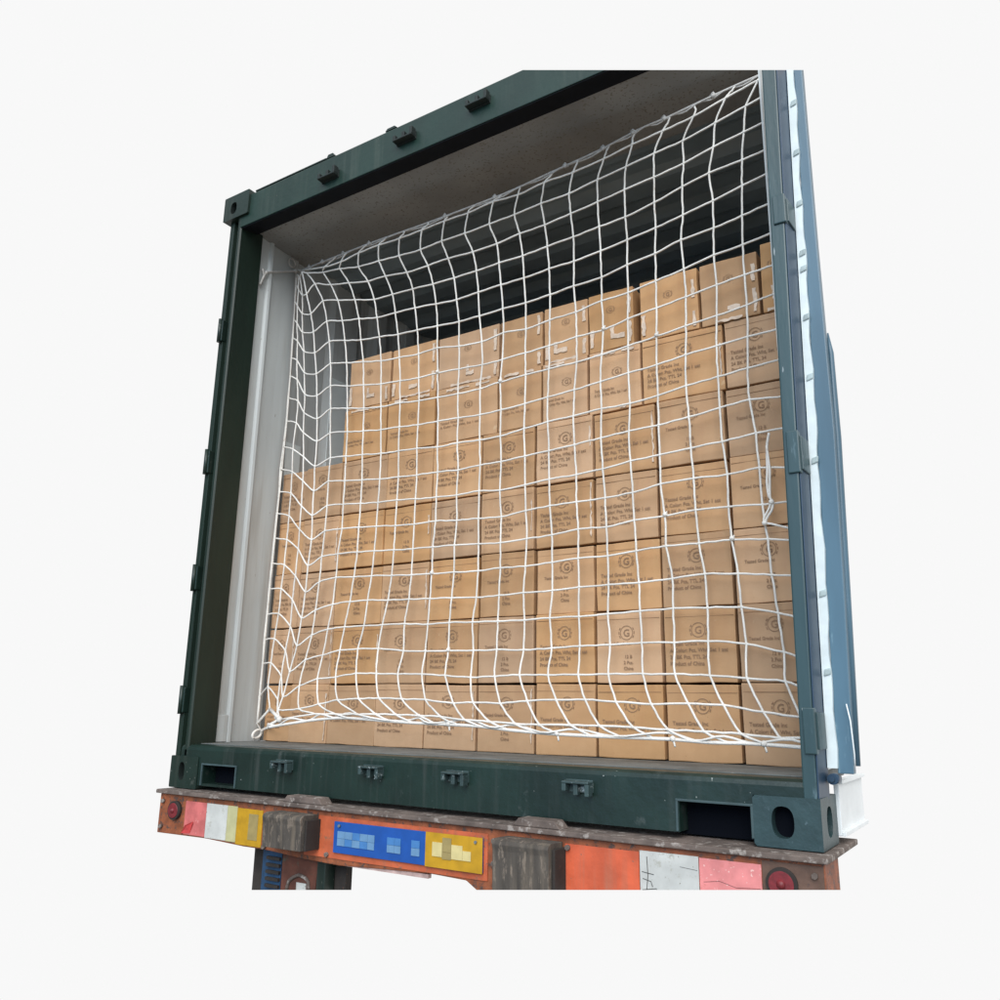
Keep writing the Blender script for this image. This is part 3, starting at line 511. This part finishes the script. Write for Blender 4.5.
 21: [(0,2.124,0.265,2.331), (1,2.078,0.281,2.263), (2,2.072,0.296,2.183), (3,2.058,0.308,2.101), (4,2.054,0.317,1.997), (5,2.04,0.325,1.908), (6,2.044,0.331,1.797), (7,2.046,0.334,1.692), (8,2.041,0.335,1.586), (9,2.035,0.335,1.481), (10,2.032,0.335,1.37), (11,2.038,0.335,1.259), (12,2.04,0.335,1.152), (13,2.044,0.335,1.047), (14,2.046,0.335,0.942), (15,2.052,0.335,0.833), (16,2.067,0.335,0.734), (17,2.07,0.335,0.628), (18,2.068,0.335,0.526), (19,2.078,0.305,0.421), (20,2.131,0.255,0.334), (21,2.199,0.185,0.258)],
 22: [(0,2.241,0.265,2.358), (1,2.195,0.281,2.288), (2,2.18,0.296,2.207), (3,2.156,0.308,2.121), (4,2.162,0.317,2.015), (5,2.156,0.325,1.915), (6,2.151,0.331,1.818), (7,2.154,0.334,1.707), (8,2.148,0.335,1.595), (9,2.142,0.335,1.488), (10,2.141,0.335,1.379), (11,2.141,0.335,1.271), (12,2.145,0.335,1.156), (13,2.154,0.335,1.044), (14,2.153,0.335,0.94), (15,2.158,0.335,0.834), (16,2.171,0.335,0.727), (17,2.176,0.335,0.625), (18,2.184,0.335,0.515), (19,2.189,0.305,0.413), (20,2.247,0.255,0.316), (21,2.304,0.185,0.25)],
 23: [(0,2.352,0.265,2.378), (1,2.303,0.281,2.31), (2,2.286,0.296,2.223), (3,2.271,0.308,2.128), (4,2.263,0.317,2.037), (5,2.255,0.325,1.93), (6,2.249,0.331,1.826), (7,2.248,0.334,1.717), (8,2.25,0.335,1.608), (9,2.245,0.335,1.496), (10,2.239,0.335,1.389), (11,2.238,0.335,1.28), (12,2.252,0.335,1.167), (13,2.255,0.335,1.052), (14,2.258,0.335,0.935), (15,2.267,0.335,0.825), (16,2.273,0.335,0.716), (17,2.283,0.335,0.602), (18,2.293,0.335,0.487), (19,2.299,0.305,0.403), (20,2.346,0.255,0.306), (21,2.374,0.185,0.252)],
 24: [(0,2.4,0.265,2.393), (1,2.392,0.281,2.328), (2,2.383,0.296,2.24), (3,2.372,0.308,2.139), (4,2.361,0.317,2.054), (5,2.348,0.325,1.946), (6,2.346,0.331,1.839), (7,2.343,0.334,1.725), (8,2.34,0.335,1.625), (9,2.339,0.335,1.499), (10,2.34,0.335,1.394), (11,2.346,0.335,1.271), (12,2.351,0.335,1.167), (13,2.348,0.335,1.041), (14,2.343,0.335,0.934), (15,2.344,0.335,0.815), (16,2.345,0.335,0.708), (17,2.345,0.335,0.583), (18,2.339,0.335,0.469), (19,2.346,0.305,0.384), (20,2.357,0.255,0.303), (21,2.374,0.185,0.252)],
}
# ================================================================== CARTONS
def text_mesh(name, s, size, align='LEFT', space=1.25):
    cu = bpy.data.curves.new(name, 'FONT'); cu.body = s; cu.size = size; cu.align_x = align; cu.space_line = space; cu.resolution_u = 2; cu.offset = 0.0003
    o = bpy.data.objects.new(name, cu); COL.objects.link(o)
    bpy.context.view_layer.update()
    me = bpy.data.meshes.new_from_object(o.evaluated_get(bpy.context.evaluated_depsgraph_get()))
    bpy.data.objects.remove(o); bpy.data.curves.remove(cu)
    for v in me.vertices: v.co = Vector((v.co.x, 0.0, v.co.y))
    me.materials.clear(); me.materials.append(M['ink']); return me
TXT_A = text_mesh("printed_text", "Tested Grade Inc\nA Color: Pcs, Wht, Set 1 set\n24 BK Pcs, TTL 24\nProduct of China", 0.0165)
TXT_A2 = text_mesh("printed_text", "Tested Grade Inc\nA Color: Pcs, Wht, Set 1 set", 0.0165)
TXT_B = text_mesh("printed_text", "Tested Grade Inc", 0.0140)
TXT_C = text_mesh("printed_count", "12 B\n2 Pcs.\nChina", 0.0150, 'CENTER')
lb = MB(); G = text_mesh("g", "G", 0.034, 'CENTER')
lb.bm.from_mesh(G); 
for v in lb.bm.verts: v.co.z -= 0.012; v.co.y = 0
lb.disc_ring(0, 0, 0, 0.0215, 0.0235)
for s in (-1, 1):
    for k in range(3):
        a = math.radians(-28+k*28) + (math.pi if s < 0 else 0)
        c, t = math.cos(a), math.sin(a)
        lb.bm.faces.new([lb.bm.verts.new(p) for p in ((c*0.026-t*0.004, 0, t*0.026+c*0.004), (c*0.026+t*0.004, 0, t*0.026-c*0.004), (c*0.029+t*0.004, 0, t*0.029-c*0.004), (c*0.029-t*0.004, 0, t*0.029+c*0.004))])
for f in lb.bm.faces: f.material_index = 0
LOGO = bpy.data.meshes.new("logo"); lb.bm.to_mesh(LOGO); lb.bm.free(); LOGO.materials.append(M['ink'])

ORD = ["first", "second", "third", "fourth", "fifth", "sixth", "seventh", "eighth", "ninth", "tenth"]
ROWN = ["bottom row", "second row from the floor", "third row from the floor", "fourth row from the floor", "fifth row from the floor", "sixth row from the floor", "top row"]
rnd = random.Random(11)
def child(name, me, parent, loc, scl=(1, 1, 1)):
    o = bpy.data.objects.new(name, me); COL.objects.link(o); o.parent = parent; o.location = loc; o.scale = scl; return o
def carton(x0, x1, z0, z1, y0, row, ci, ncol, style):
    w = x1-x0; h = z1-z0; d = 0.36 if x1 < 2.3 else 0.22
    st = {'A': "four lines of print", 'A2': "two lines of print", 'B': "short centred print", 'T': "pale tape marks", 'S': "small print"}[style]
    if ci == 0: pos = "against the grey wall"
    elif ci == ncol-1: pos = "rightmost by the blue post"
    else: pos = ORD[ci] + " from the left"
    t = thing("carton", "brown carton with %s, %s, %s" % (st, ROWN[row], pos), "carton", (x0+w/2, y0, z0), "cartons stacked in the container")
    t.rotation_euler = (0, rnd.uniform(-0.003, 0.003), rnd.uniform(-0.010, 0.010))
    mb = MB(); mb.box(-w/2, w/2, 0, d, 0, h, 0.0)
    bmesh.ops.bevel(mb.bm, geom=mb.bm.edges[:], offset=0.0035, segments=2, profile=0.6, affect='EDGES')
    bmesh.ops.subdivide_edges(mb.bm, edges=[e for e in mb.bm.edges if e.calc_length() > 0.1], cuts=3, use_grid_fill=True)
    s0 = rnd.uniform(0, 99); bul = rnd.uniform(0.0, 0.0025)
    for v in mb.bm.verts:
        v.co += Vector((noise.noise(v.co*9+Vector((s0, 0, 0)))*0.0028, noise.noise(v.co*9+Vector((0, s0, 0)))*0.0020, noise.noise(v.co*9+Vector((0, 0, s0)))*0.0030))
        if v.co.y < 0.01: v.co.y -= bul*max(0, (1-(2*v.co.x/w)**2))*max(0, 1-(2*v.co.z/h-1)**2)
    mb.build("box", M['card'], t)
    yy = -0.0022-bul
    # flap seam near the top edge
    mb = MB(); zf = h-0.022-rnd.uniform(0, 0.004); mb.box(-w/2+0.004, w/2-0.004, -0.0008-bul*0.5, 0.003, zf, zf+0.0012); 
    if style != 'T': mb.build("flap_crease", M['crease'], t)
    else: mb.bm.free()
    if style in 'ABA2':
        k = min(1.0, w/0.235)
        child("logo", LOGO, t, (rnd.uniform(-0.008, 0.012) if w > 0.2 else 0, yy, h*rnd.uniform(0.69, 0.74)), (k, 1, 1))
        if style == 'A': child("printed_text", TXT_A, t, (-w/2+0.018, yy, h*0.50), (k, 1, 1))
        elif style == 'A2': child("printed_text", TXT_A2, t, (-w/2+0.018, yy, h*0.47), (k, 1, 1))
        else:
            child("printed_text", TXT_B, t, (-w/2+0.03, yy, h*0.53), (k, 1, 1)); child("printed_count", TXT_C, t, (0.0, yy, h*0.34), (k, 1, 1))
    elif style == 'S':
        child("logo", LOGO, t, (0.01, yy, h*0.62), (0.7, 1, 0.7)); child("printed_text", TXT_A2, t, (-w/2+0.02, yy, h*0.34), (w/0.30, 1, 0.8))
    else:
        child("logo", LOGO, t, (0.0, yy, h*0.68), (0.6, 1, 0.6))
    # scraps of pale tape and paper, pale edge strips
    def torn(xa, xb, za, zb):
        mb = MB(); n = max(3, int((zb-za)/0.012)) if (zb-za) > (xb-xa) else max(3, int((xb-xa)/0.012)); Lf = []; Rt = []
        for k in range(n+1):
            t_ = k/n; j1, j2 = rnd.uniform(-0.003, 0.003), rnd.uniform(-0.003, 0.003)
            if (zb-za) > (xb-xa): Lf.append((xa+j1, za+(zb-za)*t_)); Rt.append((xb+j2, za+(zb-za)*t_))
            else: Lf.append((xa+(xb-xa)*t_, zb+j1)); Rt.append((xa+(xb-xa)*t_, za+j2))
        mb.prism(Lf+Rt[::-1], yy-0.0006, yy+0.0012, 'y'); mb.build("tape", M['tape'], t)
    e = w/2-0.006
    if style == 'T':
        if rnd.random() < 0.8: torn(e-0.015, e-0.003, h*rnd.uniform(0.5, 0.65), h*rnd.uniform(0.8, 0.97))
        if rnd.random() < 0.7: torn(e-0.014, e-0.002, h*0.05, h*rnd.uniform(0.25, 0.45))
        if rnd.random() < 0.5: torn(-e, -e+0.014, h*0.08, h*rnd.uniform(0.3, 0.5))
        xb = rnd.uniform(-w*0.3, 0.0)
        if rnd.random() < 0.8: torn(xb, xb+rnd.uniform(0.03, 0.06), h*0.16, h*0.23)
        if rnd.random() < 0.5: torn(xb, xb+0.014, h*0.235, h*0.36)
        if rnd.random() < 0.7: torn(-e*rnd.uniform(0.3, 0.9), e*rnd.uniform(0.2, 0.9), 0.001, 0.010)
    elif style == 'S':
        torn(-w*rnd.uniform(0.3, 0.46), w*rnd.uniform(-0.1, 0.1), h-0.016, h-0.007)
        if rnd.random() < 0.7: torn(w*0.15, w*rnd.uniform(0.3, 0.47), h-0.018, h-0.008)
        if rnd.random() < 0.5: torn(w*0.1, w*rnd.uniform(0.2, 0.4), 0.003, 0.010)
    elif rnd.random() < 0.35:
        torn(e-0.005, e, h*rnd.uniform(0.05, 0.5), h*rnd.uniform(0.7, 0.97))  # pale strip along the carton's right edge
    return t
ZB, PH = 0.1655, 0.2375
B15 = [0.075, 0.236, 0.452, 0.705, 0.945, 1.186, 1.431, 1.668, 1.906, 2.150, 2.378]
ROWS = [(B15, "A A2 A2 A A B A2 A2 A2 A2"), (B15, "B A A B A B A B A B"), (B15, "A A B A B B B A A B"), (B15, "B A A B A A A A A B"), (B15, "A B A A A A A A B B")]
for r, (b, st) in enumerate(ROWS):
    st = st.split(); n = len(b)-1
    for i in range(n):
        sh = {4: 0.008}.get(r, 0)+rnd.uniform(-0.003, 0.003) if 0 < i else 0
        g = rnd.uniform(0.0015, 0.003) if i < 4 else rnd.uniform(0.005, 0.0085)+(0.003 if i in (5, 8) else 0)
        carton(b[i]+g/2+(0 if i == 0 else -0.003), b[i+1]-g-0.001, ZB+r*PH, ZB+(r+1)*PH-rnd.choice((0.002, 0.003, 0.007)), 0.380+rnd.uniform(-0.004, 0.006), r, i, n, st[i])
B6 = [0.440, 0.690, 0.950, 1.255, 1.455, 1.650, 1.858, 2.154, 2.378]; B7 = [0.455, 0.700, 0.947, 1.255, 1.457, 1.652, 1.856, 2.080, 2.288, 2.378]
S6 = "S S S S S S A A".split(); S7 = "T T T T T T T T T".split()
for i in range(8): carton(B6[i]+0.001, B6[i+1]-0.007, ZB+5*PH, ZB+6*PH-0.003, 0.382+rnd.uniform(-0.003, 0.006), 5, i, 99, S6[i])
for i in range(9):
    gap = 0.026 if i == 5 else 0.009
    carton(B7[i]+0.001, B7[i+1]-gap, ZB+6*PH, ZB+7*PH-rnd.uniform(0.002, 0.010)+(0.02 if i == 8 else 0), 0.384+rnd.uniform(-0.003, 0.008), 6, i, 99, S7[i])
# a lone taller carton deeper inside
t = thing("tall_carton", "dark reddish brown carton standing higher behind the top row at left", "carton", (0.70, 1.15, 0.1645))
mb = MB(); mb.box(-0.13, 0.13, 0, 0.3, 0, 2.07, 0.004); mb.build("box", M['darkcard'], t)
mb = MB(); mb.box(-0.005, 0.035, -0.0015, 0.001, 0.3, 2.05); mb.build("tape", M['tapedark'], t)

# ================================================================== NET
net = thing("cargo_net", "white knotted cord net hung across the container doorway in front of the cartons", "cargo net")
TOPR = [(0.101, 0.345, 2.374), (0.14, 0.335, 2.355), (0.411, 0.3, 2.331), (0.648, 0.28, 2.318), (0.968, 0.27, 2.305), (1.342, 0.265, 2.304), (1.551, 0.265, 2.321), (1.765, 0.265, 2.339), (1.926, 0.265, 2.364), (2.025, 0.265, 2.368), (2.137, 0.265, 2.379), (2.237, 0.265, 2.388), (2.36, 0.265, 2.396), (2.389, 0.265, 2.397)]
BOTR = [(0.10, 0.386, 0.221), (0.316, 0.19, 0.228), (0.426, 0.19, 0.244), (0.544, 0.19, 0.259), (0.647, 0.19, 0.269), (0.747, 0.19, 0.272), (1.03, 0.19, 0.262), (1.118, 0.19, 0.261), (1.319, 0.19, 0.257), (1.444, 0.19, 0.248), (1.593, 0.19, 0.241), (1.766, 0.19, 0.238), (1.99, 0.19, 0.237), (2.108, 0.19, 0.232), (2.221, 0.19, 0.233), (2.361, 0.19, 0.228), (2.388, 0.19, 0.227)]
def near(poly, p, dx=0.0):
    x = p.x+dx; best = None
    for a, b in zip(poly, poly[1:]):
        if a[0] <= x <= b[0]: t = (x-a[0])/(b[0]-a[0]); best = Vector(a).lerp(Vector(b), t)
    return best
G_ = {v: {q[0]: Vector(q[1:]) for q in L} for v, L in NET.items()}
rn = random.Random(5)
mb = MB(); RC = 0.0036
for v, rows in G_.items():
    if v == 1 or v == 24: continue
    P = [rows[r] for r in sorted(rows)]
    if v >= 6:
        a = near(TOPR, P[0], rn.uniform(0.004, 0.045))
        if a is not None and (a-P[0]).length < 0.25: P = [a, P[0].lerp(a, 0.45)+Vector((rn.uniform(-0.01, 0.01), 0, 0))] + P
        b = near(BOTR, P[-1], 0.07)
        if b is not None and v < 22: P = P+[b]
    mb.tube([p+Vector((rn.uniform(-.0013, .0013), 0, rn.uniform(-.0013, .0013))) for p in crom(P)], RC, 6)
for r in range(22):
    P = [G_[v][r] for v in range(1, 25) if v in G_ and r in G_[v]]
    if r == 0: P = [Vector(TOPR[1])]+P
    if r == 21: P = P[3:]
    mb.tube([p+Vector((0, 0, rn.uniform(-.0013, .0013))) for p in crom(P)], RC, 6)
for v, rows in G_.items():
    for r, p in rows.items():
        if v == 24 : continue
        mb.blob(p, 0.0050+rn.uniform(-0.0008, 0.0016))
mb.build("netting", M['cord'], net, cut=False)
mb = MB(); mb.tube(crom(TOPR, 5), 0.0042, 8)
P = crom(TOPR, 6)[4:]
mb.tube([p+Vector((0, 0.004*math.sin(i*1.1), -0.006+0.005*math.cos(i*1.1))) for i, p in enumerate(P)], 0.003, 6)
for x in (0.20, 0.30, 0.45, 0.62, 1.05, 1.30, 1.62, 1.78, 1.90, 2.02, 2.20):
    a = near(TOPR, Vector((x, 0, 0))); mb.blob(a+Vector((0, -0.003, -0.003)), 0.010); mb.tube([a+Vector((-0.012, 0, 0.004)), a+Vector((0, -0.006, 0.008)), a+Vector((0.012, 0, -0.008))], 0.004, 6)
mb.build("top_rope", M['rope_dim'], net, cut=False)
mb = MB(); mb.tube(crom(BOTR[1:], 5), 0.0056, 8)
P = crom(BOTR[1:], 5)
mb.tube([p+Vector((0, -0.003+0.006*math.sin(i*0.8), 0.010+0.008*math.cos(i*0.9+1))) for i, p in enumerate(P)], 0.0036, 6)
for x in (1.20, 1.62, 2.00, 2.26):
    a = near(BOTR, Vector((x, 0, 0))); mb.blob(a+Vector((0, -0.004, 0.002)), 0.010); mb.tube([a, a+Vector((0.008, -0.008, -0.02))], 0.003, 6)
mb.build("bottom_rope", M['cord'], net, cut=False)
mb = MB(); mb.tube(crom([G_[1][r] for r in sorted(G_[1])], 4), 0.0046, 7)
E1 = [G_[1][r] for r in sorted(G_[1])]
mb.tube([p+Vector((0.003, 0, 0.0)) for p in crom([(0.08, 0.352, 2.36)]+[E1[i]+Vector((0.004, -0.004, 0)) for i in (4, 8, 12, 16, 20)], 6)], 0.003, 6)
mb.build("left_edge_rope", M['cord'], net, cut=False)
E24 = [G_[24][r] for r in sorted(G_[24]) if r >= 5]
mb = MB(); mb.tube(crom(E24, 4), RC+0.0004, 6); mb.build("right_edge_cord", M['cord'], net, cut=False)
# tie to the wall, eyelet knot at the floor corner and a spare end hanging at the right
mb = MB(); mb.tube([(0.082, 0.142, 2.204), (0.080, 0.170, 2.279), (0.079, 0.187, 2.290), (0.078, 0.270, 2.332), (0.086, 0.350, 2.372), (0.101, 0.345, 2.374)], 0.0055, 8)
mb.tube([(0.080, 0.150, 2.29), (0.078, 0.165, 2.255), (0.078, 0.150, 2.215)], 0.005, 6); mb.blob(Vector((0.082, 0.172, 2.28)), 0.011); mb.blob(Vector((0.088, 0.345, 2.37)), 0.013)
ring = [(0.079, 0.325+0.022*math.cos(a), 2.405+0.022*math.sin(a)) for a in [k*math.pi/8 for k in range(17)]]; mb.tube(ring, 0.004, 6)
mb.build("wall_tie", M['rope_dim'], net, cut=False)
mb = MB(); ring = [(0.098, 0.330+0.022*math.cos(a)+0.008*math.sin(a), 0.194+0.017*math.sin(a)) for a in [k*math.pi/9 for k in range(19)]]
mb.tube(ring, 0.0055, 8); mb.tube([(0.10, 0.345, 0.206), (0.10, 0.386, 0.222), (0.20, 0.30, 0.226), (0.316, 0.19, 0.228)], 0.006, 8)
mb.tube([(0.10, 0.35, 0.208), G_[1][21], G_[2][21]], 0.005, 6)
for p, r in ((G_[3][21], 0.014), (G_[4][21], 0.015), (G_[2][21], 0.009)): mb.blob(p, r)
mb.tube([G_[2][21], G_[3][21]+Vector((0, -0.01, 0.01)), G_[4][21], (0.316, 0.19, 0.235)], 0.007, 8)
mb.build("corner_knot", M['cord'], net, cut=False)
mb = MB()
SP = [(2.296, 0.32, 1.155), (2.287, 0.32, 1.114), (2.284, 0.32, 1.038), (2.28, 0.32, 1.0), (2.283, 0.32, 0.955), (2.294, 0.32, 0.935), (2.289, 0.32, 0.911), (2.273, 0.32, 0.888), (2.264, 0.32, 0.87)]
mb.tube(crom(SP), 0.0042, 6); mb.tube(crom([Vector(p)+Vector((0.010*math.sin(i*0.9), -0.004, 0)) for i, p in enumerate(SP[1:])]), 0.0036, 6)
mb.tube([(2.264, 0.32, 0.873), (2.285, 0.318, 0.868), (2.335, 0.32, 0.850), (2.372, 0.32, 0.848)], 0.0036, 6); mb.blob(Vector((2.290, 0.316, 0.935)), 0.009); mb.blob(Vector((2.266, 0.316, 0.872)), 0.009)
mb.build("spare_cord_end", M['cord'], net, cut=False)
# knots tied where the cord was pieced
mb = MB()
for v, r in ((11, 15), (12, 18), (20, 14), (22, 15), (14, 8), (11, 7), (18, 7), (20, 8)):
    p = G_[v][r]; mb.blob(p+Vector((0.002, -0.003, 0.004)), 0.0095); mb.tube([p, p+Vector((0.010, -0.008, 0.012))], 0.0025, 5)
mb.build("repair_knots", M['cord'], net, cut=False)
